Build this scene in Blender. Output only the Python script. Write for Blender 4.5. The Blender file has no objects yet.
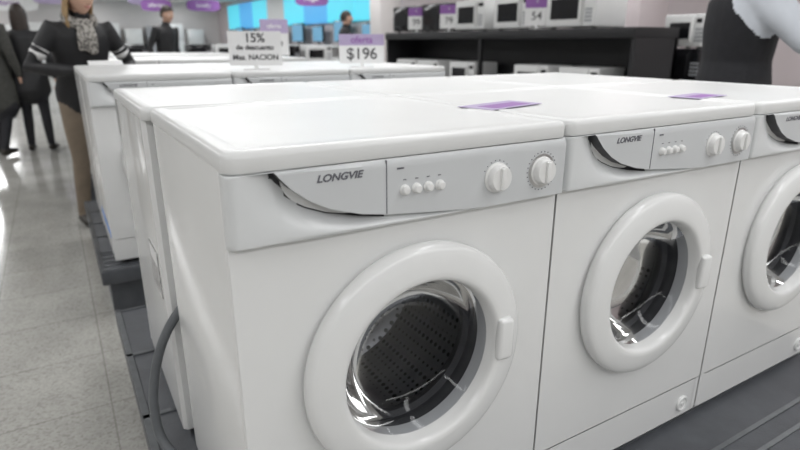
import bpy, bmesh, math, random
from mathutils import Vector, Matrix, Euler
random.seed(4)
S = bpy.context.scene
COL = S.collection
S.view_settings.view_transform = 'Standard'
S.view_settings.look = 'None'

# ------------------------------------------------------------------ materials
def mat(name, col, rough=0.5, metal=0.0, noise=0.0, nscale=30, bump=0.0, bscale=200, coat=0.0, spec=0.5):
    m = bpy.data.materials.new(name); m.use_nodes = True
    nt = m.node_tree; b = nt.nodes['Principled BSDF']
    b.inputs['Base Color'].default_value = (*col, 1)
    b.inputs['Roughness'].default_value = rough
    b.inputs['Metallic'].default_value = metal
    b.inputs['Coat Weight'].default_value = coat
    b.inputs['Specular IOR Level'].default_value = spec
    tc = nt.nodes.new('ShaderNodeTexCoord')
    if noise > 0:
        n = nt.nodes.new('ShaderNodeTexNoise'); n.inputs['Scale'].default_value = nscale
        n.inputs['Detail'].default_value = 4
        nt.links.new(tc.outputs['Object'], n.inputs['Vector'])
        r = nt.nodes.new('ShaderNodeValToRGB')
        r.color_ramp.elements[0].position = .3; r.color_ramp.elements[1].position = .7
        r.color_ramp.elements[0].color = (*[max(0, c*(1-noise)) for c in col], 1)
        r.color_ramp.elements[1].color = (*[min(1, c*(1+noise)) for c in col], 1)
        nt.links.new(n.outputs['Fac'], r.inputs['Fac'])
        nt.links.new(r.outputs['Color'], b.inputs['Base Color'])
    if bump > 0:
        n2 = nt.nodes.new('ShaderNodeTexNoise'); n2.inputs['Scale'].default_value = bscale
        nt.links.new(tc.outputs['Object'], n2.inputs['Vector'])
        bp = nt.nodes.new('ShaderNodeBump'); bp.inputs['Strength'].default_value = bump
        bp.inputs['Distance'].default_value = .002
        nt.links.new(n2.outputs['Fac'], bp.inputs['Height'])
        nt.links.new(bp.outputs['Normal'], b.inputs['Normal'])
    return m

def emat(name, col, strength):
    m = mat(name, col, .4)
    b = m.node_tree.nodes['Principled BSDF']
    b.inputs['Emission Color'].default_value = (*col, 1)
    b.inputs['Emission Strength'].default_value = strength
    return m

M = {}
M['enamel'] = mat('white_enamel', (.79, .795, .79), .24, noise=.012, nscale=6, coat=.3)
M['lid'] = mat('lid_white', (.75, .755, .75), .32, noise=.015, nscale=8)
M['fascia'] = mat('silver_white_plastic', (.69, .705, .71), .28, noise=.015, nscale=12)
M['plate'] = mat('satin_silver_plastic', (.60, .615, .625), .28, noise=.015, nscale=12)
M['doorw'] = mat('door_white_plastic', (.79, .795, .79), .2, noise=.012, nscale=10)
M['knob'] = mat('knob_white', (.80, .80, .79), .3, noise=.01)
M['dgrey'] = mat('dark_grey_print', (.07, .07, .075), .5, noise=.05)
M['grip_shade'] = mat('painted_grip_shade', (.06, .06, .065), .5, noise=.05)
M['letter'] = mat('grey_print', (.12, .12, .14), .4, noise=.05)
M['rubber'] = mat('gasket_rubber', (.06, .06, .065), .5, noise=.1)
M['steel'] = mat('steel', (.6, .6, .6), .3, 1.0, noise=.05)
M['hose'] = mat('grey_hose', (.13, .14, .15), .45, noise=.08)
M['plat'] = mat('platform_charcoal', (.07, .075, .085), .45, noise=.15, nscale=15, bump=.3)
M['platrail'] = mat('platform_rail', (.18, .19, .20), .35, .6, noise=.1)
M['black'] = mat('matte_black', (.014, .014, .016), .5, noise=.1)
M['gblack'] = mat('gloss_black', (.012, .012, .014), .12, noise=.05)
M['paper'] = mat('sign_paper', (.80, .80, .80), .6, noise=.01)
M['purple'] = mat('purple_print', (.27, .11, .38), .5, noise=.05)
M['lilac'] = mat('lilac_print', (.45, .37, .56), .5, noise=.05)
M['blue'] = mat('blue_print', (.05, .2, .6), .5, noise=.05)
M['wall'] = mat('wall_paint', (.70, .67, .66), .7, noise=.03, nscale=2)
M['wallpink'] = mat('column_paint', (.62, .55, .56), .6, noise=.03, nscale=3)
M['ceil'] = mat('ceiling_paint', (.8, .8, .8), .8, noise=.03, nscale=2)
M['grey'] = mat('mid_grey', (.35, .36, .38), .4, noise=.05)
M['label'] = mat('label_silver', (.38, .38, .38), .4, noise=.5, nscale=110)

def floor_mat():
    m = mat('terrazzo_floor', (.5, .5, .5), .11)
    nt = m.node_tree; b = nt.nodes['Principled BSDF']; L = nt.links
    tc = nt.nodes['Texture Coordinate']
    v = nt.nodes.new('ShaderNodeTexVoronoi'); v.inputs['Scale'].default_value = 120
    L.new(tc.outputs['Object'], v.inputs['Vector'])
    r = nt.nodes.new('ShaderNodeValToRGB')
    e = r.color_ramp.elements
    e[0].position = 0; e[0].color = (.46, .45, .415, 1)
    e[1].position = 1; e[1].color = (.64, .63, .59, 1)
    k = e.new(.25); k.color = (.54, .53, .495, 1)
    k = e.new(.5); k.color = (.58, .57, .535, 1)
    sep = nt.nodes.new('ShaderNodeSeparateColor')
    L.new(v.outputs['Color'], sep.inputs['Color']); L.new(sep.outputs['Red'], r.inputs['Fac'])
    n = nt.nodes.new('ShaderNodeTexNoise'); n.inputs['Scale'].default_value = 3; n.inputs['Detail'].default_value = 6
    L.new(tc.outputs['Object'], n.inputs['Vector'])
    mx = nt.nodes.new('ShaderNodeMix'); mx.data_type = 'RGBA'; mx.blend_type = 'MULTIPLY'
    mx.inputs['Factor'].default_value = .45
    L.new(r.outputs['Color'], mx.inputs['A']); L.new(n.outputs['Fac'], mx.inputs['B'])
    br = nt.nodes.new('ShaderNodeTexBrick'); br.offset = 0
    br.inputs['Scale'].default_value = 1
    br.inputs['Brick Width'].default_value = .4; br.inputs['Row Height'].default_value = .4
    br.inputs['Mortar Size'].default_value = .003
    br.inputs['Color1'].default_value = (1, 1, 1, 1); br.inputs['Color2'].default_value = (.93, .93, .93, 1)
    br.inputs['Mortar'].default_value = (.68, .68, .66, 1)
    L.new(tc.outputs['Object'], br.inputs['Vector'])
    m2 = nt.nodes.new('ShaderNodeMix'); m2.data_type = 'RGBA'; m2.blend_type = 'MULTIPLY'
    m2.inputs['Factor'].default_value = 1
    L.new(mx.outputs['Result'], m2.inputs['A']); L.new(br.outputs['Color'], m2.inputs['B'])
    L.new(m2.outputs['Result'], b.inputs['Base Color'])
    return m
M['floor'] = floor_mat()

def glass_mat():
    m = bpy.data.materials.new('smoked_door_glass'); m.use_nodes = True
    nt = m.node_tree; nt.nodes.clear()
    o = nt.nodes.new('ShaderNodeOutputMaterial')
    t = nt.nodes.new('ShaderNodeBsdfTransparent'); t.inputs['Color'].default_value = (.68, .69, .71, 1)
    g = nt.nodes.new('ShaderNodeBsdfGlossy'); g.inputs['Roughness'].default_value = .06
    g.inputs['Color'].default_value = (.7, .7, .7, 1)
    f = nt.nodes.new('ShaderNodeFresnel'); f.inputs['IOR'].default_value = 1.3
    mx = nt.nodes.new('ShaderNodeMixShader')
    nt.links.new(f.outputs[0], mx.inputs[0]); nt.links.new(t.outputs[0], mx.inputs[1]); nt.links.new(g.outputs[0], mx.inputs[2])
    nt.links.new(mx.outputs[0], o.inputs['Surface'])
    return m
M['glass'] = glass_mat()

def drum_mat():
    m = mat('perforated_drum', (.4, .4, .41), .42, 1.0)
    nt = m.node_tree; b = nt.nodes['Principled BSDF']; tc = nt.nodes['Texture Coordinate']
    b.inputs['Metallic'].default_value = .8
    v = nt.nodes.new('ShaderNodeTexVoronoi'); v.inputs['Scale'].default_value = 60; v.inputs['Randomness'].default_value = .02
    nt.links.new(tc.outputs['Object'], v.inputs['Vector'])
    r = nt.nodes.new('ShaderNodeValToRGB')
    r.color_ramp.elements[0].position = .28; r.color_ramp.elements[0].color = (.02, .02, .02, 1)
    r.color_ramp.elements[1].position = .36; r.color_ramp.elements[1].color = (.5, .5, .51, 1)
    nt.links.new(v.outputs['Distance'], r.inputs['Fac']); nt.links.new(r.outputs['Color'], b.inputs['Base Color'])
    return m
M['drum'] = drum_mat()

# ------------------------------------------------------------------ mesh helpers
def finish(bm, name, m, smooth=False, angle=35):
    bmesh.ops.recalc_face_normals(bm, faces=bm.faces)
    me = bpy.data.meshes.new(name); bm.to_mesh(me); bm.free()
    for mm in (m if isinstance(m, list) else [m]): me.materials.append(mm)
    if smooth:
        for p in me.polygons: p.use_smooth = True
        try: me.set_sharp_from_angle(angle=math.radians(angle))
        except Exception: pass
    return me

def obj(name, me, parent=None, loc=(0, 0, 0), rot=(0, 0, 0)):
    o = bpy.data.objects.new(name, me); COL.objects.link(o)
    o.location = loc; o.rotation_euler = rot
    if parent: o.parent = parent
    return o

def empty(name, loc=(0, 0, 0), rotz=0):
    o = bpy.data.objects.new(name, None); COL.objects.link(o)
    o.location = loc; o.rotation_euler = (0, 0, rotz); o.empty_display_size = .1
    return o

def bm_box(bm, x0, x1, y0, y1, z0, z1, bev=0, seg=2, mi=0):
    r = bmesh.ops.create_cube(bm, size=1)
    vs = r['verts']
    for v in vs:
        v.co = Vector((x0 + (v.co.x+.5)*(x1-x0), y0 + (v.co.y+.5)*(y1-y0), z0 + (v.co.z+.5)*(z1-z0)))
    fs = set(f for v in vs for f in v.link_faces)
    for f in fs: f.material_index = mi
    if bev > 0:
        es = list(set(e for v in vs for e in v.link_edges))
        rr = bmesh.ops.bevel(bm, geom=es, offset=bev, segments=seg, affect='EDGES', profile=.5)
        for f in rr['faces']: f.material_index = mi

def boxmesh(name, dims, m, bev=0, seg=2):
    bm = bmesh.new(); bm_box(bm, *dims, bev, seg); return finish(bm, name, m, bev > 0)

def multibox(name, boxes, mats):
    bm = bmesh.new()
    for b in boxes:
        bm_box(bm, *b[0], b[1] if len(b) > 1 else 0, 2, b[2] if len(b) > 2 else 0)
    return finish(bm, name, mats, True)

def bm_lathe(bm, prof, cx, cz, seg=64, mi=0):
    rings = []
    for r, y in prof:
        if r < 1e-5: rings.append([bm.verts.new((cx, y, cz))])
        else: rings.append([bm.verts.new((cx+r*math.cos(2*math.pi*i/seg), y, cz+r*math.sin(2*math.pi*i/seg))) for i in range(seg)])
    for a, b in zip(rings, rings[1:]):
        for i in range(seg):
            j = (i+1) % seg
            if len(a) == 1 and len(b) == 1: continue
            if len(b) == 1: f = bm.faces.new((a[i], a[j], b[0]))
            elif len(a) == 1: f = bm.faces.new((a[0], b[j], b[i]))
            else: f = bm.faces.new((a[i], a[j], b[j], b[i]))
            f.material_index = mi

def lathe(name, prof, cx, cz, m, seg=64, angle=40):
    bm = bmesh.new(); bm_lathe(bm, prof, cx, cz, seg); return finish(bm, name, m, True, angle)

def curve_tube(name, pts, r, m, parent=None):
    cu = bpy.data.curves.new(name, 'CURVE'); cu.dimensions = '3D'; cu.bevel_depth = r; cu.bevel_resolution = 4
    cu.use_fill_caps = True
    sp = cu.splines.new('NURBS'); sp.points.add(len(pts)-1); sp.use_endpoint_u = True; sp.order_u = 3
    for i, p in enumerate(pts): sp.points[i].co = (*p, 1)
    cu.materials.append(m)
    return obj(name, cu, parent)

def textdata(txt, size, m, shear=0, off=0, align='CENTER'):
    c = bpy.data.curves.new('text_' + txt[:6], 'FONT'); c.body = txt; c.size = size; c.extrude = .0003
    c.align_x = align; c.align_y = 'CENTER'; c.shear = shear; c.offset = off
    c.materials.append(m); return c

# ------------------------------------------------------------------ washing machine meshes
W, D, DB, HT = .607, .60, .572, .85
CX, CZ = W/2, .465
def cabinet():
    bm = bmesh.new(); yf = .012; r = .018; z0, z1 = .02, .832
    path = []
    for i in range(7):
        a = math.pi/2*i/6
        path.append((r - r*math.sin(a), yf + r - r*math.cos(a)))
    path += [(0, DB-.01), (.01, DB), (W-.01, DB), (W, DB-.01)]
    for i in range(7):
        a = math.pi/2*(1-i/6)
        path.append((W - r + r*math.sin(a), yf + r - r*math.cos(a)))
    path = [(x*.998+.0006, y) for x, y in path]
    lo = [bm.verts.new((x, y, z0)) for x, y in path]; hi = [bm.verts.new((x, y, z1)) for x, y in path]
    for i in range(len(path)-1): bm.faces.new((lo[i], lo[i+1], hi[i+1], hi[i]))
    cx, cz, R = CX, CZ, .172
    zs = .122
    N = 96; inner = []; outer = []
    X0, X1 = path[6][0], path[-7][0]; Z0, Z1 = zs, z1
    for i in range(N):
        a = 2*math.pi*i/N; c, s = math.cos(a), math.sin(a)
        inner.append(bm.verts.new((cx+R*c, yf, cz+R*s)))
        tx = ((X1-cx)/c if c > 1e-9 else ((X0-cx)/c if c < -1e-9 else 1e9))
        tz = ((Z1-cz)/s if s > 1e-9 else ((Z0-cz)/s if s < -1e-9 else 1e9))
        t = min(tx, tz); outer.append([cx+t*c, cz+t*s])
    for (px, pz) in ((X0, Z0), (X1, Z0), (X0, Z1), (X1, Z1)):
        k = min(range(N), key=lambda i: (outer[i][0]-px)**2+(outer[i][1]-pz)**2); outer[k] = [px, pz]
    ov = [bm.verts.new((x, yf, z)) for x, z in outer]
    for i in range(N):
        j = (i+1) % N; bm.faces.new((inner[i], inner[j], ov[j], ov[i]))
    inn = [bm.verts.new((v.co.x, yf+.02, v.co.z)) for v in inner]
    for i in range(N):
        j = (i+1) % N; bm.faces.new((inner[i], inner[j], inn[j], inn[i]))
    q = [(X0, yf+.0005, z0), (X1, yf+.0005, z0), (X1, yf+.0005, zs-.003), (X0, yf+.0005, zs-.003)]
    bm.faces.new([bm.verts.new(v) for v in q])
    q2 = [(X0, yf+.005, zs-.003), (X1, yf+.005, zs-.003), (X1, yf+.005, zs), (X0, yf+.005, zs)]
    bm.faces.new([bm.verts.new(v) for v in q2])
    b = [bm.verts.new((x, y, z0)) for x, y in path]; bm.faces.new(b)
    bm.normal_update()
    me = bpy.data.meshes.new('cabinet'); bm.to_mesh(me); bm.free(); me.materials.append(M['enamel'])
    for p in me.polygons: p.use_smooth = True
    me.set_sharp_from_angle(angle=math.radians(30))
    return me

def lidmesh():
    bm = bmesh.new()
    lv = [(.0015, .824), (0, .826), (0, .843), (.0012, .8475), (.004, .8505), (.009, .852), (.026, .852), (.031, .8503), (.034, .8498), (.06, .8498)]
    rings = []
    for o, z in lv:
        x0, x1, y0, y1 = o, W-o, -.007+o, D-o; r = max(.004, .02-o); ring = []
        for (cx, cy, a0) in ((x0+r, y0+r, math.pi), (x1-r, y0+r, 1.5*math.pi), (x1-r, y1-r, 0), (x0+r, y1-r, .5*math.pi)):
            for k in range(8):
                a = a0+math.pi/2*k/7; ring.append(bm.verts.new((cx+r*math.cos(a), cy+r*math.sin(a), z)))
        rings.append(ring)
    n = 32
    for A, B in zip(rings, rings[1:]):
        for k in range(n): bm.faces.new((A[k], A[(k+1) % n], B[(k+1) % n], B[k]))
    bm.faces.new(rings[-1]); bm.faces.new(rings[0][::-1])
    return finish(bm, 'lid', M['lid'], True, 50)

ZB, ZT = .719, .8225
CP = [(.0, .90), (.048, .85), (.058, .833), (.068, .816), (.086, .796), (.112, .776), (.143, .760), (.19, .746), (.232, .739), (.30, .732), (.36, .727), (.43, .722), (.7, .70)]
def zc(x):
    for (a, b), (c, d) in zip(CP, CP[1:]):
        if a <= x <= c: return b+(d-b)*(x-a)/(c-a)
    return .7
def sst(a, b, x):
    t = max(0, min(1, (x-a)/(b-a))); return t*t*(3-2*t)
def fascia():
    bm = bmesh.new(); nx = 200; n1 = 20; n2 = 12
    cols = []
    for i in range(nx+1):
        x = W*i/nx
        zcc = max(ZB+.004, min(ZT-.001, zc(x))); col = []
        edge = min(x, W-x)
        side = 0 if edge > .012 else .016*(1-math.sqrt(max(0, 1-(1-edge/.012)**2)))
        dmax = .026*sst(.01, .10, x)*(1-.6*sst(.16, .25, x))*(1-sst(.3, .43, x))
        for k in range(n1+1):
            t = k/n1; z = ZB+(zcc-ZB)*t
            y = -.010 + dmax*sst(.15, 1.0, t)
            bz = min(1, (z-ZB)/.008); y += .012*(1-math.sqrt(max(0, 1-(1-bz)**2)))
            col.append((x, y+side, z, 0))
        for k in range(n2+1):
            t = k/n2; z = zcc+.0006+(ZT-zcc-.0006)*t
            y = -.011
            bz = min(1, (ZT-z)/.004); y += .004*(1-math.sqrt(max(0, 1-(1-bz)**2)))
            col.append((x, y+side, z, 1))
        cols.append([bm.verts.new(c[:3]) for c in col])
    for i in range(nx):
        x = W*i/nx
        for k in range(n1+n2+1):
            f = bm.faces.new((cols[i][k], cols[i+1][k], cols[i+1][k+1], cols[i][k+1]))
            f.material_index = 1 if k > n1 and x > .05 else 0
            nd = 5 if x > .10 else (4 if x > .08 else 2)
            if .058 < x < .232 and n1-nd <= k <= n1: f.material_index = 2  # shadow crescent under the drawer curve, painted as dark faces
    for z, idx in ((ZB, 0), (ZT, -1)):
        back = [bm.verts.new((W*i/nx, .02, z)) for i in range(nx+1)]
        for i in range(nx): bm.faces.new((cols[i][idx], cols[i+1][idx], back[i+1], back[i]))
    for ci in (0, nx):
        x = W*ci/nx
        a = bm.verts.new((x, .02, ZB)); b = bm.verts.new((x, .02, ZT))
        bm.faces.new([a]+cols[ci]+[b])
    return finish(bm, 'control_fascia', [M['fascia'], M['plate'], M['grip_shade']], True, 32)

def handle():
    bm = bmesh.new(); bm_box(bm, -.017, .017, -.010, .010, -.042, .042, .009, 5)
    for v in bm.verts:
        v.co.x += -5*v.co.z**2 + .004
    return finish(bm, 'door_handle', M['doorw'], True, 50)

K1, K2 = .442, .543
def details():
    bm = bmesh.new(); y = -.0117
    bm_box(bm, .2315, .2328, y, -.009, .741, ZT-.001)
    bm_box(bm, .25, .262, y, -.0105, .806, .8085)
    for i in range(4):
        bm_box(bm, .261+i*.021, .266+i*.021, y, -.0105, .7885, .7898)
    for i in range(8):
        a = math.pi*(.15+.7*i/7); cx, cz = K1+.029*math.cos(a), .771+.029*math.sin(a)
        bm_box(bm, cx-.0008, cx+.0008, y, -.0105, cz-.0008, cz+.0008)
    for i in range(26):
        a = 2*math.pi*i/26; cx, cz = K2+.0335*math.cos(a), .771+.0335*math.sin(a)
        bm_box(bm, cx-.0009, cx+.0009, y, -.0105, cz-.0009, cz+.0009)
    return finish(bm, 'panel_print', M['letter'])

def buttons():
    bm = bmesh.new()
    for i in range(4):
        bm_lathe(bm, [(.0085, -.0105), (.0085, -.0125), (.0068, -.0135), (.0066, -.018), (.005, -.020), (0, -.0205)], .263+i*.0213, .7735, 24)
    return finish(bm, 'push_buttons', M['knob'], True)
def knob_mesh(cx, cz, R):
    bm = bmesh.new()
    bm_lathe(bm, [(R+.003, -.0105), (R+.003, -.013), (R, -.0145), (R*.96, -.023), (R*.88, -.026), (R*.3, -.0262), (0, -.0262)], cx, cz, 40)
    bm_box(bm, cx-.004, cx+.004, -.031, -.025, cz-R*.8, cz+R*.8, .0015)
    return finish(bm, 'knob', M['knob'], True)
def drum():
    bm = bmesh.new()
    bm_lathe(bm, [(.165, .105), (.215, .115), (.225, .13), (.225, .38), (.20, .40), (.06, .41), (.05, .395), (0, .39)], CX, CZ, 64)
    for k in range(3):
        a = math.radians(20+120*k); c, s = math.cos(a), math.sin(a)
        def PP(r, w, y): return (CX+r*c-w*s, y, CZ+r*s+w*c)
        prof = [(.226, -.045), (.19, -.016), (.178, 0), (.19, .016), (.226, .045)]
        A = [bm.verts.new(PP(r, w, .135)) for r, w in prof]; B = [bm.verts.new(PP(r, w, .385)) for r, w in prof]
        for i in range(4): bm.faces.new((A[i], A[i+1], B[i+1], B[i]))
        bm.faces.new(A); bm.faces.new(B)
    return finish(bm, 'drum', M['drum'], True, 40)

P = {}
P['cabinet'] = cabinet()
P['lid'] = lidmesh()
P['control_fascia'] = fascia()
P['panel_print'] = details()
P['push_buttons'] = buttons()
P['option_knob'] = knob_mesh(K1, .771, .0225)
P['program_dial'] = knob_mesh(K2, .771, .0225)
P['dial_ring'] = lathe('dial_ring', [(.030, -.0100), (.030, -.0122), (.026, -.0128), (.024, -.0125)], K2, .771, M['steel'], 40)
P['door_ring'] = lathe('door_ring', [(.206, .013), (.2065, .007), (.2125, .005), (.2135, .001), (.2125, -.007), (.2095, -.0125), (.204, -.0165), (.195, -.0195), (.182, -.0220), (.167, -.0240), (.159, -.0240), (.1545, -.0225), (.1515, -.019), (.1495, -.013), (.1475, -.002), (.1460, .012), (.1465, .03)], CX, CZ, M['doorw'], 96)
P['door_glass'] = lathe('door_glass', [(.1468, .004), (.139, .012), (.130, .030), (.117, .052), (.098, .066), (.064, .073), (0, .075)], CX, CZ, M['glass'], 96, 60)
P['door_gasket'] = lathe('door_gasket', [(.173, .016), (.158, .026), (.148, .045), (.150, .06), (.143, .07), (.145, .085), (.155, .095), (.167, .106)], CX, CZ, M['rubber'], 96)
P['drum'] = drum()
P['door_handle'] = handle()
P['filter_cap'] = lathe('filter_cap', [(.022, .0125), (.022, .008), (.020, .006), (.016, .0065), (.015, .009), (.006, .009), (.005, .006), (0, .006)], .542, .058, M['doorw'], 32)
bm = bmesh.new()
for fx in (.05, W-.05):
    for fy in (.06, DB-.06):
        r = bmesh.ops.create_cone(bm, cap_ends=True, segments=20, radius1=.024, radius2=.018, depth=.022)
        for v in r['verts']: v.co += Vector((fx, fy, .0115))
P['feet'] = finish(bm, 'feet', M['black'], True)
TXT = textdata('LONGVIE', .0145, M['letter'], .28, .0004)

def washer(x, y, z, flip=False):
    e = empty('washing_machine', (x+W if flip else x, y+D if flip else y, z), math.pi if flip else 0)
    for k, me in P.items():
        if k == 'door_handle':
            obj(k, me, e, (CX+.168, -.024, CZ+.005), (0, 0, -.12))
        else: obj(k, me, e)
    o = obj('brand_lettering', TXT, e, (.157, -.0114, .806), (math.pi/2, 0, 0)); o.scale = (1.15, 1, 1)
    return e

# ------------------------------------------------------------------ room
def wallbox(name, dims, m): return obj(name, boxmesh(name, dims, m))
wallbox('floor', (-4.6, 6.9, -4.6, 26.1, -.1, 0), M['floor'])
wallbox('ceiling', (-4.6, 6.9, -4.6, 26.1, 2.75, 2.85), M['ceil'])
wallbox('wall_left', (-4.6, -4.5, -4.5, 26, 0, 2.75), M['wall'])
wallbox('wall_right', (6.5, 6.9, -4.5, 26, 0, 2.75), M['wallpink'])
wallbox('wall_back', (-4.5, 6.5, -4.6, -4.5, 0, 2.75), M['wall'])
wallbox('wall_far', (-4.5, 6.5, 26, 26.1, 0, 2.75), M['wall'])
wallbox('baseboard_right', (6.47, 6.5, -4.5, 10.9, 0, .1), M['grey'])

def ceil_or_fill_lamp(x, y, sx, sy, en):
    f = obj('ceiling_or_fill_light', boxmesh('housing', (-sx/2-.04, sx/2+.04, -sy/2-.04, sy/2+.04, 2.70, 2.749), M['ceil'], .005), None, (x, y, 0))
    ld = bpy.data.lights.new('strip', 'AREA'); ld.shape = 'RECTANGLE'; ld.size = sx; ld.size_y = sy
    ld.energy = en; ld.color = (.99, .995, 1)
    lo = bpy.data.objects.new('lamp', ld); COL.objects.link(lo); lo.location = (0, 0, 2.69); lo.parent = f
for x in (-1.6, 1.6, 4.6): ceil_or_fill_lamp(x, 12, .3, 26.5, 250)
ceil_or_fill_lamp(1.2, -2.2, 7.0, .6, 92)  # added fill strip behind the camera, brightens the machine fronts

# ------------------------------------------------------------------ platforms
def platform(x0, x1, y0, y1, h=.24):
    b = [((x0+.03, x1-.03, y0+.03, y1-.03, 0, h-.07),), ((x0, x1, y0, y1, h-.07, h-.004), .006)]
    n = 6
    for i in range(n):
        yy = y0+.01+(y1-y0-.02)*i/(n-1)
        b.append(((x0+.002, x1-.002, yy-.008 if i else yy, yy+.008 if i < n-1 else yy, h-.006, h), 0, 1))
    for k in (.06, .12, .18, .24):
        b.append(((x0+.002, x1-.002, y0+k, y0+k+.012, h-.006, h), 0, 1))
    b.append(((x0+.002, x0+.02, y0, y1, h-.006, h), 0, 1))
    b.append(((x1-.02, x1-.002, y0, y1, h-.006, h), 0, 1))
    return obj('display_platform', multibox('display_platform', b, [M['plat'], M['platrail']]))
platform(.065, 2.10, .36, 2.25)
platform(.05, 2.05, 2.70, 4.08)
platform(.05, 2.05, 4.80, 6.20)
platform(.05, 2.05, 6.75, 8.15)

PZ = .24
CAMZ = PZ + .852 + .133
PITCH = .611
for i in range(3): washer(.165+PITCH*i, .713, PZ)
for i in range(3): washer(.15+PITCH*i, 1.318, PZ, True)
for (ya, yb) in ((2.75, 3.353), (4.86, 5.463), (6.8, 7.403)):
    for i in range(3):
        washer(.12+PITCH*i, ya, PZ); washer(.12+PITCH*i, yb, PZ, True)

obj('rating_label', multibox('rating_label', [((.1487, .1512, 1.39, 1.52, .62, .74), 0, 0), ((.1484, .1488, 1.40, 1.51, .70, .735), 0, 1)], [M['label'], M['paper']]))
obj('side_sticker', multibox('side_sticker', [((.1187, .1212, 2.80, 3.3, .36, .375), 0, 0), ((.1187, .1212, 2.80, 3.3, .385, .39), 0, 0)], [M['blue']]))

curve_tube('drain_hose', [(.24, 1.315, .68), (.175, 1.318, .62), (.125, 1.325, .54), (.098, 1.33, .45), (.085, 1.325, .36), (.09, 1.30, .285), (.12, 1.25, .255), (.148, 1.17, .253), (.149, 1.05, .253)], .0115, M['hose'])
curve_tube('power_cord', [(.21, 1.318, .70), (.19, 1.318, .60), (.185, 1.318, .40), (.19, 1.318, .26)], .004, M['paper'])

def flyer(x, y, rz, w=.19, d=.10):
    o = obj('promo_flyer', multibox('promo_flyer', [((-w/2, w/2, -d/2, d/2, 0, .0008), 0, 0), ((-w/2+.03, w/2-.03, -d/2+.012, d/2-.03, .0008, .0012), 0, 1)], [M['lilac'], M['purple']]))
    o.location = (x, y, PZ+.8522); o.rotation_euler = (0, 0, rz)
flyer(.84, .97, .25, .19, .09); flyer(1.42, .88, .15, .16, .08)

# ------------------------------------------------------------------ signs
def sign(name, loc, rz, w, h, lines, header=True, stand=.02, hm='purple'):
    e = empty(name, loc, rz)
    b = [((-w/2, w/2, -.002, .002, stand, stand+h), 0, 0), ((-w*.25, w*.25, -.03, .03, 0, .006), 0, 2), ((-.01, .01, -.003, .003, 0, stand+.01), 0, 2)]
    if header: b.append(((-w/2, w/2, -.0026, -.002, stand+h*.62, stand+h), 0, 1))
    obj('board', multibox('board', b, [M['paper'], M[hm], M['paper']]), e)
    for t, s, zz, mm in lines:
        obj('text', textdata(t, s, M[mm], 0, .0008), e, (0, -.0032, stand+h*zz), (math.pi/2, 0, 0))
    return e
TOP = PZ+.8500
sign('discount_sign', (.90, 2.92, TOP), -.35, .26, .165, [('15%', .060, .80, 'dgrey'), ('de descuento', .034, .53, 'dgrey'), ('Mas. NACION', .037, .24, 'dgrey')], False)
sign('price_sign', (1.50, 2.92, TOP), -.35, .25, .155, [('oferta', .05, .80, 'purple'), ('$196', .085, .32, 'dgrey')], hm='lilac')
sign('price_sign', (1.72, 5.0, TOP), -.2, .24, .30, [('oferta', .05, .81, 'paper'), ('289', .09, .3, 'dgrey')], hm='lilac')

# ------------------------------------------------------------------ microwave + gondola
def microwave(x, y, z, rz, w=.48, d=.36, h=.28, dark=False):
    e = empty('microwave_oven', (x, y, z), rz)
    b = [((-w/2, w/2, 0, d, .012, h), .008, 0),
         ((-w/2+.004, w/2*.52, -.014, .002, .018, h-.006), .005, 0),
         ((-w/2+.055, w/2*.34, -.0155, -.012, .075, h-.065), .0, 1),
         ((w/2*.54, w/2-.004, -.010, .002, .018, h-.006), .004, 0),
         ((w/2*.62, w/2-.02, -.012, -.009, h-.07, h-.035), 0, 1),
         ((w/2*.42, w/2*.49, -.035, -.012, .05, h-.04), .005, 0)]
    for r in range(4):
        for c in range(3):
            b.append(((w/2*.62+c*.026, w/2*.62+c*.026+.02, -.013, -.009, .05+r*.03, .07+r*.03), 0, 2))
    for fx in (-w/2+.05, w/2-.05):
        for fy in (.05, d-.05): b.append(((fx-.015, fx+.015, fy-.015, fy+.015, 0, .014), 0, 1))
    m0 = M['gblack'] if dark else M['lid']
    obj('oven_body', multibox('oven_body', b, [m0, M['gblack'], M['grey']]), e)
    return e
gx0, gx1, gy0, gy1 = 3.9, 4.45, 3.0, 6.9
TZ = 1.335
obj('display_shelf', multibox('display_shelf', [
    ((gx0, gx1, gy0, gy1, TZ-.08, TZ), .003), ((gx1-.04, gx1, gy0, gy1, 0, TZ-.08),), ((gx0+.02, gx1, gy0, gy0+.04, 0, TZ-.08),),
    ((gx0+.02, gx1, gy1-.04, gy1, 0, TZ-.08),), ((gx0+.05, gx1-.03, gy0+.03, gy1-.03, .68, .72),), ((gx0+.05, gx1-.03, gy0+.03, gy1-.03, .05, .12),),
    ((gx0+.02, gx0+.06, 4.9, 4.94, 0, TZ-.08),)], [M['black']]))
for i, (yy, w, dk) in enumerate(((3.72, .56, False), (4.47, .52, False), (5.14, .50, False), (5.82, .5, True), (6.5, .5, True))):
    microwave(gx0+.05, yy, TZ+.001, -math.pi/2, w, .38, .31, dk)
for yy in (3.6, 4.2, 5.3, 6.0, 6.5):
    microwave(gx0+.09, yy, .721, -math.pi/2, .46, .32, .29)
for k, (yy, t) in enumerate(((4.10, '54'), (5.48, '79'), (6.16, '99'))):
    sign('price_sign', (gx0+.02, yy, TZ+.001), -1.0, .22, .25, [('$', .03, .83, 'paper'), (t, .10, .33, 'dgrey')], stand=.03)

obj('column_square', multibox('column_square', [((5.1, 5.55, 3.9, 4.35, 0, 2.75), .01), ((5.09, 5.56, 3.89, 4.36, 0, .1), .003)], [M['wallpink']])).name = 'store_column_1'  # square store column with base
obj('column_b', multibox('column_b', [((5.0, 5.4, 9.0, 9.4, 0, 2.75), .01)], [M['wall']])).name = 'store_column_2'  # plain store column further back

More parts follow.
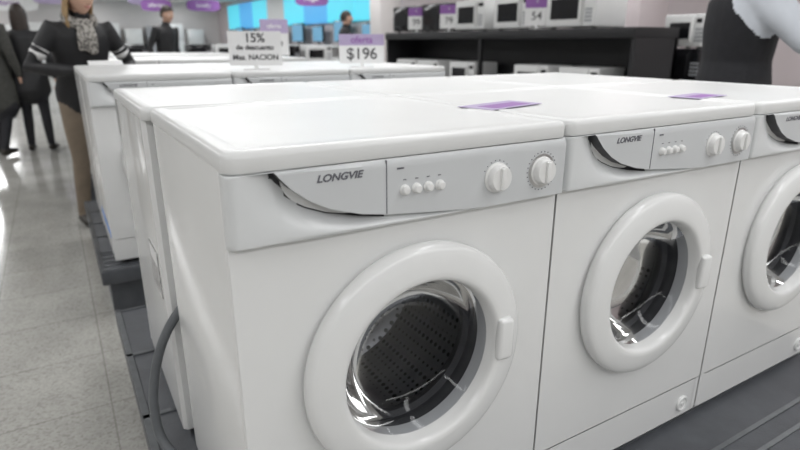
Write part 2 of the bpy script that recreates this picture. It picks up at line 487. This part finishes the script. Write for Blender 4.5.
def stove(x, y, z, rz, m0='lid'):
    e = empty('gas_stove', (x, y, z), rz); w = .55
    b = [((-w/2, w/2, 0, .55, .04, .85), .006, 0), ((-w/2, w/2, -.012, 0, .68, .84), .004, 0), ((-w/2+.01, w/2-.01, -.015, 0, .2, .66), .004, 0),
         ((-w/2+.07, w/2-.07, -.017, -.012, .28, .55), 0, 1), ((-w/2+.06, w/2-.06, -.045, -.03, .60, .62), .004, 2), ((-w/2+.07, -w/2+.09, -.04, -.01, .60, .62), 0, 2), ((w/2-.09, w/2-.07, -.04, -.01, .60, .62), 0, 2),
         ((-w/2+.01, w/2-.01, -.01, 0, .05, .18), .003, 0), ((-w/2, w/2, .52, .55, .85, .90), .003, 0)]
    for i in range(5): b.append(((-.2+i*.1-.018, -.2+i*.1+.018, -.035, -.01, .74, .776), .006, 1))
    for cx in (-.13, .13):
        for cy in (.14, .38):
            b.append(((cx-.09, cx+.09, cy-.005, cy+.005, .85, .868), 0, 1)); b.append(((cx-.005, cx+.005, cy-.09, cy+.09, .85, .868), 0, 1)); b.append(((cx-.035, cx+.035, cy-.035, cy+.035, .848, .862), .006, 1))
    for fx in (-w/2+.04, w/2-.04):
        for fy in (.05, .5): b.append(((fx-.02, fx+.02, fy-.02, fy+.02, 0, .05), 0, 1))
    obj('stove_body', multibox('stove_body', b, [M[m0], M['gblack'], M['steel']]), e); return e

def fridge(x, y, rz, h=1.75, mk='lid'):
    e = empty('refrigerator', (x, y, 0), rz); w = .6
    b = [((-w/2, w/2, 0, .6, .03, h), .01, 0), ((-w/2, w/2, -.05, -.003, .06, h*.66), .012, 0), ((-w/2, w/2, -.05, -.003, h*.67, h), .012, 0),
         ((-w/2+.03, -w/2+.05, -.085, -.065, h*.42, h*.63), .005, 1), ((-w/2+.03, -w/2+.05, -.085, -.065, h*.70, h*.82), .005, 1),
         ((-w/2+.03, -w/2+.05, -.07, -.048, h*.425, h*.44), 0, 1), ((-w/2+.03, -w/2+.05, -.07, -.048, h*.61, h*.625), 0, 1),
         ((-w/2+.03, -w/2+.05, -.07, -.048, h*.705, h*.72), 0, 1), ((-w/2+.03, -w/2+.05, -.07, -.048, h*.8, h*.815), 0, 1)]
    for fx in (-w/2+.05, w/2-.05):
        for fy in (.05, .55): b.append(((fx-.02, fx+.02, fy-.02, fy+.02, 0, .04), 0, 2))
    obj('fridge_body', multibox('fridge_body', b, [M[mk], M['steel'], M['black']]), e); return e

for i, yy in enumerate((1.6, 2.3, 5.05, 5.7, 6.35, 7.0)):
    stove(5.9, yy, 0, -math.pi/2, 'lid')
obj('stock_table', multibox('stock_table', [((4.62, 5.02, 2.90, 3.28, .86, .90), .003, 0), ((4.64, 5.0, 2.92, 3.26, .10, .14), 0, 0)] + [((a, a+.03, b_, b_+.03, 0, .86), 0, 0) for a in (4.63, 4.98) for b_ in (2.91, 3.24)], [M['black']]))
microwave(4.64, 3.09, .901, -math.pi/2, .36, .34, .27, True)
microwave(4.64, 3.09, 1.173, -math.pi/2, .36, .34, .27, False)
for i in range(8): fridge(-2.4+.75*i, -3.8, math.pi, 1.75, 'lid' if i % 3 else 'grey')  # unseen row behind the camera, added for reflections in the door glass
for i in range(13):
    fridge(-4.0+.78*i, 25.3, 0, 1.7+.1*((i*7) % 3), ('lid', 'lid', 'grey', 'lid')[i % 4])
for i in range(10): fridge(-3.8, 12+1.2*i, math.pi/2, 1.8, ('lid', 'grey', 'black')[i % 3])

M['cyan'] = emat('cyan_lightbox', (.08, .56, .70), .75)
M['azure'] = emat('azure_lightbox', (.06, .34, .66), .7)
M['screen'] = emat('screen_glow', (.12, .3, .45), .5)
b = []
for i in range(8):
    y0 = 11.2+i*1.6
    b.append(((6.40, 6.499, y0, y0+1.58, 1.70, 2.55), .0, (0, 0, 1, 0, 2, 0, 1, 0)[i]))
obj('lightbox_banner', multibox('lightbox_banner', b, [M['cyan'], M['azure'], M['paper']]))
b = [((6.0, 6.49, 11, 24.5, .5, .55), 0, 0), ((6.0, 6.49, 11, 24.5, 1.1, 1.15), 0, 0), ((6.0, 6.49, 11, 24.5, 0, .1), 0, 0)]
for i in range(10): b.append(((6.0, 6.49, 11+i*1.5-.02, 11+i*1.5+.02, 0, 1.15), 0, 0))
obj('television_bench', multibox('television_bench', b, [M['lid']]))
def tv(x, y, z, rz, w=.8):
    e = empty('television', (x, y, z), rz); h = w*.6
    obj('tv_body', multibox('tv_body', [((-w/2, w/2, -.03, .03, .06, .06+h), .008, 0), ((-w/2+.03, w/2-.03, -.032, -.029, .09, .03+h), 0, 1), ((-.03, .03, -.02, .02, 0, .07), 0, 0), ((-.15, .15, -.09, .09, 0, .012), .003, 0)], [M['gblack'], M['screen']]), e)
for i in range(9):
    tv(6.25, 11.75+i*1.45, 1.15, -math.pi/2, .85 if i % 2 else .7)
    microwave(6.08, 11.75+i*1.45, .55, -math.pi/2, .5, .36, .3, i % 2 == 0)

def hang(x, y, z, w, h, mk, rz=0, txt=None):
    e = empty('hanging_sign', (x, y, 0), rz)
    n = 28; bm = bmesh.new()
    f = []; g = []
    for i in range(n):
        a = 2*math.pi*i/n; c, s = math.cos(a), math.sin(a)
        px = w/2*math.copysign(abs(c)**.5, c); pz = z+h/2*math.copysign(abs(s)**.5, s)
        f.append(bm.verts.new((px, -.015, pz))); g.append(bm.verts.new((px, .015, pz)))
    bm.faces.new(f); bm.faces.new(g)
    for i in range(n):
        bm.faces.new((f[i], f[(i+1) % n], g[(i+1) % n], g[i]))
    bm_box(bm, -w*.3-.004, -w*.3+.004, -.004, .004, z+h*.3, 2.75); bm_box(bm, w*.3-.004, w*.3+.004, -.004, .004, z+h*.3, 2.75)
    obj('panel', finish(bm, 'panel', M[mk]), e)
    if txt: obj('text', textdata(txt, h*.5, M['paper' if mk != 'paper' else 'purple'], 0, .002), e, (0, -.018, z), (math.pi/2, 0, 0))
hang(2.2, 14, 1.98, .62, .24, 'purple', -.1, 'ofertas')
hang(2.6, 18, 2.35, 1.0, .3, 'lilac', 0, 'hogar')
hang(4.0, 17.5, 2.2, .9, .3, 'purple', -.1, 'lavado')
hang(.3, 15, 2.15, .8, .3, 'lilac', .1, 'ofertas')
hang(-.7, 19, 2.2, 1.4, .4, 'paper', 0, 'ofertas')
hang(5.0, 12.0, 2.1, .7, .3, 'purple', -.4, 'hogar')

for cx, cy in ((3.2, 9.0), (3.2, 12.5), (.9, 12.5), (.9, 15.5)):
    obj('display_counter', multibox('display_counter', [((cx-.8, cx+.8, cy-.35, cy+.35, 0, .1), .0, 1), ((cx-.85, cx+.85, cy-.4, cy+.4, .1, .86), .01, 0), ((cx-.88, cx+.88, cy-.43, cy+.43, .86, .9), .005, 0)], [M['lid'], M['grey']]))
    for k in range(3):
        microwave(cx-.55+k*.55, cy-.2, .901, 0, .46, .34, .27, (k+int(cy)) % 2 == 0)

# ------------------------------------------------------------------ people
def tube(bm, pts, rad, n=16):
    pts = [Vector(p) for p in pts]; rad = [(r, r) if not isinstance(r, tuple) else r for r in rad]
    rings = []
    for i, p in enumerate(pts):
        t = (pts[min(i+1, len(pts)-1)]-pts[max(i-1, 0)]).normalized()
        ref = Vector((1, 0, 0)) if abs(t.x) < .85 else Vector((0, 1, 0))
        s = (ref - t*ref.dot(t)).normalized(); u = t.cross(s)
        a, b = rad[i]
        rings.append([bm.verts.new(p+s*a*math.cos(2*math.pi*k/n)+u*b*math.sin(2*math.pi*k/n)) for k in range(n)])
    for A, B in zip(rings, rings[1:]):
        for k in range(n): bm.faces.new((A[k], A[(k+1) % n], B[(k+1) % n], B[k]))
    for R, i, j in ((rings[0], 0, 1), (rings[-1], -1, -2)):
        d = (pts[i]-pts[j]).normalized(); r = min(rad[i])
        mid = [bm.verts.new(pts[i]+d*r*.6+(v.co-pts[i])*.7) for v in R]
        for k in range(n): bm.faces.new((R[k], R[(k+1) % n], mid[(k+1) % n], mid[k]))
        c = bm.verts.new(pts[i]+d*r*.9)
        for k in range(n): bm.faces.new((mid[k], mid[(k+1) % n], c))

def remeshed(bm, name, voxel, smooth_it):
    bmesh.ops.recalc_face_normals(bm, faces=bm.faces)
    me = bpy.data.meshes.new(name); bm.to_mesh(me); bm.free()
    o = bpy.data.objects.new('tmp', me); COL.objects.link(o)
    r = o.modifiers.new('r', 'REMESH'); r.mode = 'VOXEL'; r.voxel_size = voxel
    s = o.modifiers.new('s', 'SMOOTH'); s.iterations = smooth_it; s.factor = .5
    dg = bpy.context.evaluated_depsgraph_get(); dg.update()
    nm = bpy.data.meshes.new_from_object(o.evaluated_get(dg)); nm.name = name
    bpy.data.objects.remove(o)
    for p in nm.polygons: p.use_smooth = True
    return nm

def hand_mesh(wrist, d, palm_n, side, voxel=.0045, curl=.5):
    d = Vector(d).normalized(); n = Vector(palm_n); n = (n-d*n.dot(d)).normalized(); s = d.cross(n)*side
    w = Vector(wrist); bm = bmesh.new()
    k = w+d*.088
    for off in (-.024, -.008, .008, .024):
        tube(bm, [w+s*off*.5, w+d*.045+s*off*.9, k+s*off], [.015, .0155, .012], 10)
    L = (.068, .080, .074, .056)
    for i, off in enumerate((.028, .0095, -.0095, -.028)):
        p0 = k-d*.01+s*off; l = L[i]; a = curl*(.8+.15*i); pts = [p0]; ang = a*.6
        for seg in (.45, .32, .26):
            dd = d*math.cos(ang)+n*math.sin(ang); pts.append(pts[-1]+dd*l*seg*1.1); ang += a
        tube(bm, pts, [.0095, .0088, .008, .0068], 10)
    t0 = w+d*.022+s*.022; td = (d*.62+s*.72+n*.3).normalized()
    t1 = t0+td*.042; t2 = t1+(d*.85+s*.3+n*.4).normalized()*.030
    tube(bm, [t0, t1, t2], [.014, .0105, .0085], 10)
    return remeshed(bm, 'hand', voxel, 3)

def head_parts(skin, hair, longhair=False):
    bm = bmesh.new(); bmesh.ops.create_uvsphere(bm, u_segments=64, v_segments=44, radius=1)
    ex = lambda v: math.exp(-v)
    for v in bm.verts:
        x, y, z = v.co
        jaw = 1-.34*max(0, -z)**1.4
        X = x*.076*jaw; Y = y*.098; Z = z*.116
        if y > 0: Y *= 1-.25*max(0, -z)
        fr = max(0, -y)
        if fr > 0:
            Y -= .026*ex((x/.15)**2+((z+.16)/.15)**2)*fr
            Y -= .012*ex((x/.10)**2+((z-.03)/.2)**2)*fr
            Y += .014*ex(((abs(x)-.36)/.17)**2+((z-.04)/.12)**2)*fr
            Y -= .006*ex(((abs(x)-.3)/.25)**2+((z-.24)/.09)**2)*fr
            Y -= .007*ex((x/.26)**2+((z+.47)/.06)**2)*fr
            Y += .004*ex((x/.26)**2+((z+.56)/.04)**2)*fr
            Y -= .012*ex((x/.3)**2+((z+.85)/.2)**2)
            Z -= .004*fr*max(0, -z)
        v.co = (X, Y, Z)
    for sx in (-1, 1):
        r = bmesh.ops.create_uvsphere(bm, u_segments=16, v_segments=12, radius=1)
        for v in r['verts']: v.co = Vector((sx*(.078+.008*v.co.x), .008+.016*v.co.y+.004*v.co.z, -.002+.030*v.co.z))
    head = finish(bm, 'head', skin, True, 80)
    bm = bmesh.new()
    for sx in (-1, 1):
        r = bmesh.ops.create_uvsphere(bm, u_segments=16, v_segments=12, radius=.0125)
        for v in r['verts']: v.co += Vector((sx*.029, -.0755, .006))
        r = bmesh.ops.create_uvsphere(bm, u_segments=12, v_segments=8, radius=.006)
        for v in r['verts']:
            v.co += Vector((sx*.029, -.0835, .006))
            for f in v.link_faces: f.material_index = 1
        bm_box(bm, sx*.03-.016, sx*.03+.016, -.092, -.084, .026, .031, .002, 2, 2)
    r = bmesh.ops.create_uvsphere(bm, u_segments=20, v_segments=10, radius=1)
    for v in r['verts']:
        v.co = Vector((v.co.x*.024, -.0905+v.co.y*.008+abs(v.co.x)**2*.006, -.054+v.co.z*.007))
        for f in v.link_faces: f.material_index = 3
    face = finish(bm, 'face_features', [M['eyew'], M['dgrey'], hair, M['lips']], True, 80)
    bm = bmesh.new(); bmesh.ops.create_uvsphere(bm, u_segments=48, v_segments=32, radius=1)
    kill = [f for f in bm.faces if (lambda c: (c.y < -.15 and c.z < .52-.25*abs(c.x)) or (c.z < (-.35 if not longhair else -.97)) or (abs(c.x) > .6 and c.y < .05 and c.z < .1 and not longhair))(f.calc_center_median())]
    bmesh.ops.delete(bm, geom=kill, context='FACES')
    for v in bm.verts:
        x, y, z = v.co; w = 1+.02*math.sin(31*x+9*z)+.02*math.sin(27*y+13*x)
        X, Y, Z = x*.087*w, y*.108*w+.004, z*.126*w+.004
        if longhair and z < 0:
            rr = math.sqrt(max(1e-6, x*x+y*y))
            X = x*.092*min(1.6, 1/rr)*w; Y = y*.108*min(1.5, 1/rr)*w+.006; Z = z*.26
        v.co = (X, Y, Z)
    bmesh.ops.solidify(bm, geom=bm.faces[:], thickness=.008)
    hairm = finish(bm, 'hair', hair, True, 80)
    return head, face, hairm
M['eyew'] = mat('eye_white', (.75, .75, .73), .3, noise=.01)
M['lips'] = mat('lips', (.42, .17, .15), .5, noise=.05)
M['skin'] = mat('skin', (.56, .35, .26), .55, noise=.05, nscale=20)
M['hairl'] = mat('hair_light_brown', (.36, .24, .12), .6, noise=.4, nscale=60)
M['haird'] = mat('hair_dark', (.03, .02, .015), .55, noise=.3, nscale=60)
M['jacket'] = mat('black_jacket', (.014, .014, .016), .6, noise=.2, nscale=15, bump=.4, bscale=60)
M['khaki'] = mat('khaki_trousers', (.22, .175, .13), .8, noise=.1, nscale=15)
M['coat'] = mat('olive_coat', (.05, .05, .045), .8, noise=.2)
M['dtrous'] = mat('dark_trousers', (.02, .02, .025), .8, noise=.2)
M['vest'] = mat('black_vest', (.010, .010, .013), .8, noise=.2, bump=.4, bscale=80)
M['shirt'] = mat('white_shirt', (.58, .61, .66), .75, noise=.05, nscale=12, bump=.4, bscale=18)
M['shoe'] = mat('shoes', (.03, .025, .02), .5, noise=.2)
def scarfmat():
    m = mat('patterned_scarf', (.5, .5, .5), .9); nt = m.node_tree
    v = nt.nodes.new('ShaderNodeTexVoronoi'); v.inputs['Scale'].default_value = 60
    r = nt.nodes.new('ShaderNodeValToRGB'); r.color_ramp.elements[0].position = .35; r.color_ramp.elements[1].position = .6
    r.color_ramp.elements[0].color = (.10, .095, .09, 1); r.color_ramp.elements[1].color = (.40, .38, .35, 1)
    nt.links.new(nt.nodes['Texture Coordinate'].outputs['Object'], v.inputs['Vector'])
    nt.links.new(v.outputs['Distance'], r.inputs['Fac']); nt.links.new(r.outputs['Color'], nt.nodes['Principled BSDF'].inputs['Base Color'])
    return m
M['scarf'] = scarfmat()

def person(name, loc, rotz, scale=1.0, top='jacket', arm=None, pants='dtrous', hair='haird', longhair=False, lean=0.0,
           arms=None, legs=None, thick=1.0, headrot=(0, 0, 0), coatlen=0, extras=None, female=False):
    arm = arm or top
    e = empty(name, loc, rotz); e.scale = (scale,)*3
    piv = Vector((0, 0, .95)); R = Matrix.Rotation(lean, 4, 'X')
    def U(p): return piv + R @ (Vector(p)-piv)
    arms = arms or {1: ((.26, .02, 1.14), (.27, -.06, .90)), -1: ((-.26, .02, 1.14), (-.27, -.06, .90))}
    legs = legs or {1: ((.10, -.02, .49), (.11, .02, .085)), -1: ((-.10, -.01, .49), (-.12, .05, .085))}
    sw = .165 if female else .185
    bm = bmesh.new(); segs = []
    T = thick
    tor = [((0, 0, .90), (.165*T, .12*T)), ((0, 0, .98), (.17*T, .125*T)), ((0, 0, 1.10), (.145*T, .11*T)), ((0, 0, 1.26), (.17*T, .12*T)), ((0, 0, 1.37), (.18*T, .115*T)), ((0, 0, 1.43), (.13*T, .09)), ((0, 0, 1.47), (.065, .06))]
    tube(bm, [U(p) for p, r in tor], [r for p, r in tor], 24)
    segs.append((U((0, 0, .93)), U((0, 0, 1.38)), .15, top)); segs.append((U((-.12, 0, 1.40)), U((.12, 0, 1.40)), .07, top))
    tube(bm, [U((0, 0, 1.42)), U((0, -.01, 1.50)), U((0, -.015, 1.57))], [.062, .052, .052])
    segs.append((U((0, 0, 1.50)), U((0, -.015, 1.6)), .05, 'skin'))
    for s in (1, -1):
        sh = U((s*sw, 0, 1.405)); el, wr = [Vector(q) for q in arms[s]]
        tube(bm, [U((s*.08, 0, 1.40)), sh, sh.lerp(el, .5), el, el.lerp(wr, .45), wr], [.055*T, .062*T, .052*T, .044*T, .042*T, .031*T])
        segs.append((sh, el, .05, arm)); segs.append((el, wr, .04, arm))
        d = (wr-el).normalized()
        tube(bm, [wr-d*.02, wr+d*.02], [.026, .024])
        hm = hand_mesh(wr+d*.012, d, (-s*.6, -.2, -.5) if abs(d.z) < .8 else (-s, 0, 0), -s, .005)
        hm.materials.append(M['skin']); obj('hand', hm, e)
        hip = Vector((s*.088, 0, .90)); kn, an = [Vector(q) for q in legs[s]]
        tube(bm, [hip, hip.lerp(kn, .5), kn, kn.lerp(an, .35), an], [.088, .078, .058, .056, .042])
        segs.append((hip+Vector((0, 0, -.04)), kn, .07, pants)); segs.append((kn, an+Vector((0, 0, .02)), .05, pants))
        ft = an+Vector((s*.02, -.15, -.045))
        tube(bm, [an+Vector((0, .04, -.04)), an+Vector((s*.005, -.04, -.04)), ft], [(.036, .04), (.042, .042), (.036, .028)])
        segs.append((an+Vector((0, .04, -.045)), ft, .04, 'shoe'))
    if coatlen:
        tube(bm, [(0, 0, .98), (0, 0, .98-coatlen*.5), (0, .01, .98-coatlen)], [(.17*T, .13*T), (.185*T, .15*T), (.19*T, .155*T)], 24)
        segs.append((Vector((0, 0, .98)), Vector((0, 0, .98-coatlen+.1)), .17, top))
    me = remeshed(bm, 'body', .011, 5)
    keys = []
    for s_ in segs:
        if s_[3] not in keys: keys.append(s_[3])
    for k in keys: me.materials.append(M[k])
    for p in me.polygons:
        c = p.center; best = None
        for a, b_, r, k in segs:
            ab = b_-a; t = max(0, min(1, (c-a).dot(ab)/ab.length_squared)); dd = (c-(a+ab*t)).length-r
            if best is None or dd < best[0]: best = (dd, k)
        k = best[1]
        if k == 'shoe' and c.z > .10: k = pants
        if k == pants and c.z < .06: k = 'shoe'
        p.material_index = keys.index(k)
    obj('body', me, e)
    h, f, hr = head_parts(M['skin'], M[hair], longhair)
    hp = U((0, -.035, 1.625)); he = Euler((lean+headrot[0], headrot[1], headrot[2]))
    for nme, m_ in (('head', h), ('face_features', f), ('hair', hr)):
        obj(nme, m_, e, hp, he)
    if extras: extras(e, U)
    return e

WA = {1: ((.33, -.06, 1.14), (.20, -.30, 1.10)), -1: ((-.33, -.06, 1.14), (-.14, -.32, 1.12))}
def scarf(e, U):
    bm = bmesh.new(); pts = []
    for i in range(17):
        a = 2*math.pi*i/16; pts.append(U((.085*math.cos(a), -.01+.08*math.sin(a), 1.47+.02*math.sin(a))))
    tube(bm, pts, [(.030, .038)]*17, 12)
    tube(bm, [U((.02, -.10, 1.45)), U((.02, -.145, 1.38)), U((.025, -.15, 1.28))], [(.032, .022), (.04, .02), (.035, .015)], 12)
    tube(bm, [U((-.02, -.10, 1.45)), U((-.035, -.145, 1.38)), U((-.035, -.15, 1.30))], [(.032, .022), (.04, .02), (.035, .015)], 12)
    me = remeshed(bm, 'scarf', .008, 3); me.materials.append(M['scarf']); obj('scarf', me, e)
    for s in (1, -1):
        sh = U((s*.165, 0, 1.405)); el = Vector(WA[s][0])
        for t in (.50, .64):
            c = sh.lerp(el, t); d = (el-sh).normalized(); bm = bmesh.new()
            r0 = (.058-.012*t)*1.05
            tube(bm, [c-d*.005, c+d*.005], [r0, r0], 24)
            m_ = finish(bm, 'sleeve_stripe', M['paper'], True, 60); obj('sleeve_stripe', m_, e)
    m_ = boxmesh('leaflet', (-.11, .11, -.0015, .0015, -.07, .07), M['paper'])
    obj('leaflet', m_, e, (.03, -.42, 1.13), (-.7, 0, 0))
person('woman_shopper', (.17, 4.43, 0), .30, .94, 'jacket', None, 'khaki', 'hairl', True, lean=.25,
       arms=WA,
       legs={1: ((.09, -.03, .49), (.09, .02, .085)), -1: ((-.10, -.02, .49), (-.13, .02, .085))},
       thick=1.08, headrot=(-.0, 0, .25), extras=scarf, female=True)

person('salesman', (2.88, 1.62, 0), 3.85, 1.03, 'vest', 'shirt', 'dtrous', 'haird', False,
       arms={1: ((.27, .20, 1.19), (.28, .44, 1.17)), -1: ((-.21, .06, 1.14), (-.18, .04, .90))}, thick=1.32)
person('shopper', (-.22, 7.9, 0), 2.9, .93, 'jacket', None, 'dtrous', 'haird', True, coatlen=.25, thick=1.15)
person('shopper', (-.56, 7.85, 0), 2.6, .97, 'coat', None, 'dtrous', 'haird', False, coatlen=.45, thick=1.2,
       legs={1: ((.10, -.12, .50), (.11, -.02, .085)), -1: ((-.10, .02, .49), (-.12, .22, .10))})
person('shopper', (1.55, 9.6, 0), .6, 1.0, 'jacket', None, 'dtrous', 'haird', False, lean=.15)
person('shopper', (4.65, 9.7, 0), 1.2, 1.0, 'jacket', None, 'dtrous', 'haird', False)

# ------------------------------------------------------------------ world, camera
w = bpy.data.worlds.new('World'); S.world = w; w.use_nodes = True
w.node_tree.nodes['Background'].inputs[0].default_value = (.9, .95, 1, 1); w.node_tree.nodes['Background'].inputs[1].default_value = .3
cd = bpy.data.cameras.new('Camera'); cam = bpy.data.objects.new('Camera', cd); COL.objects.link(cam); S.camera = cam
cd.sensor_width = 36; cd.lens = 564/800*36
cam.location = (0, 0, CAMZ)
pt = math.radians(18.0); fw = Vector((math.cos(math.radians(59.1))*math.cos(pt), math.sin(math.radians(59.1))*math.cos(pt), -math.sin(pt)))
cam.rotation_euler = fw.to_track_quat('-Z', 'Y').to_euler()
cd.dof.use_dof = True; cd.dof.focus_distance = 1.05; cd.dof.aperture_fstop = 3.4
cd.clip_start = .02
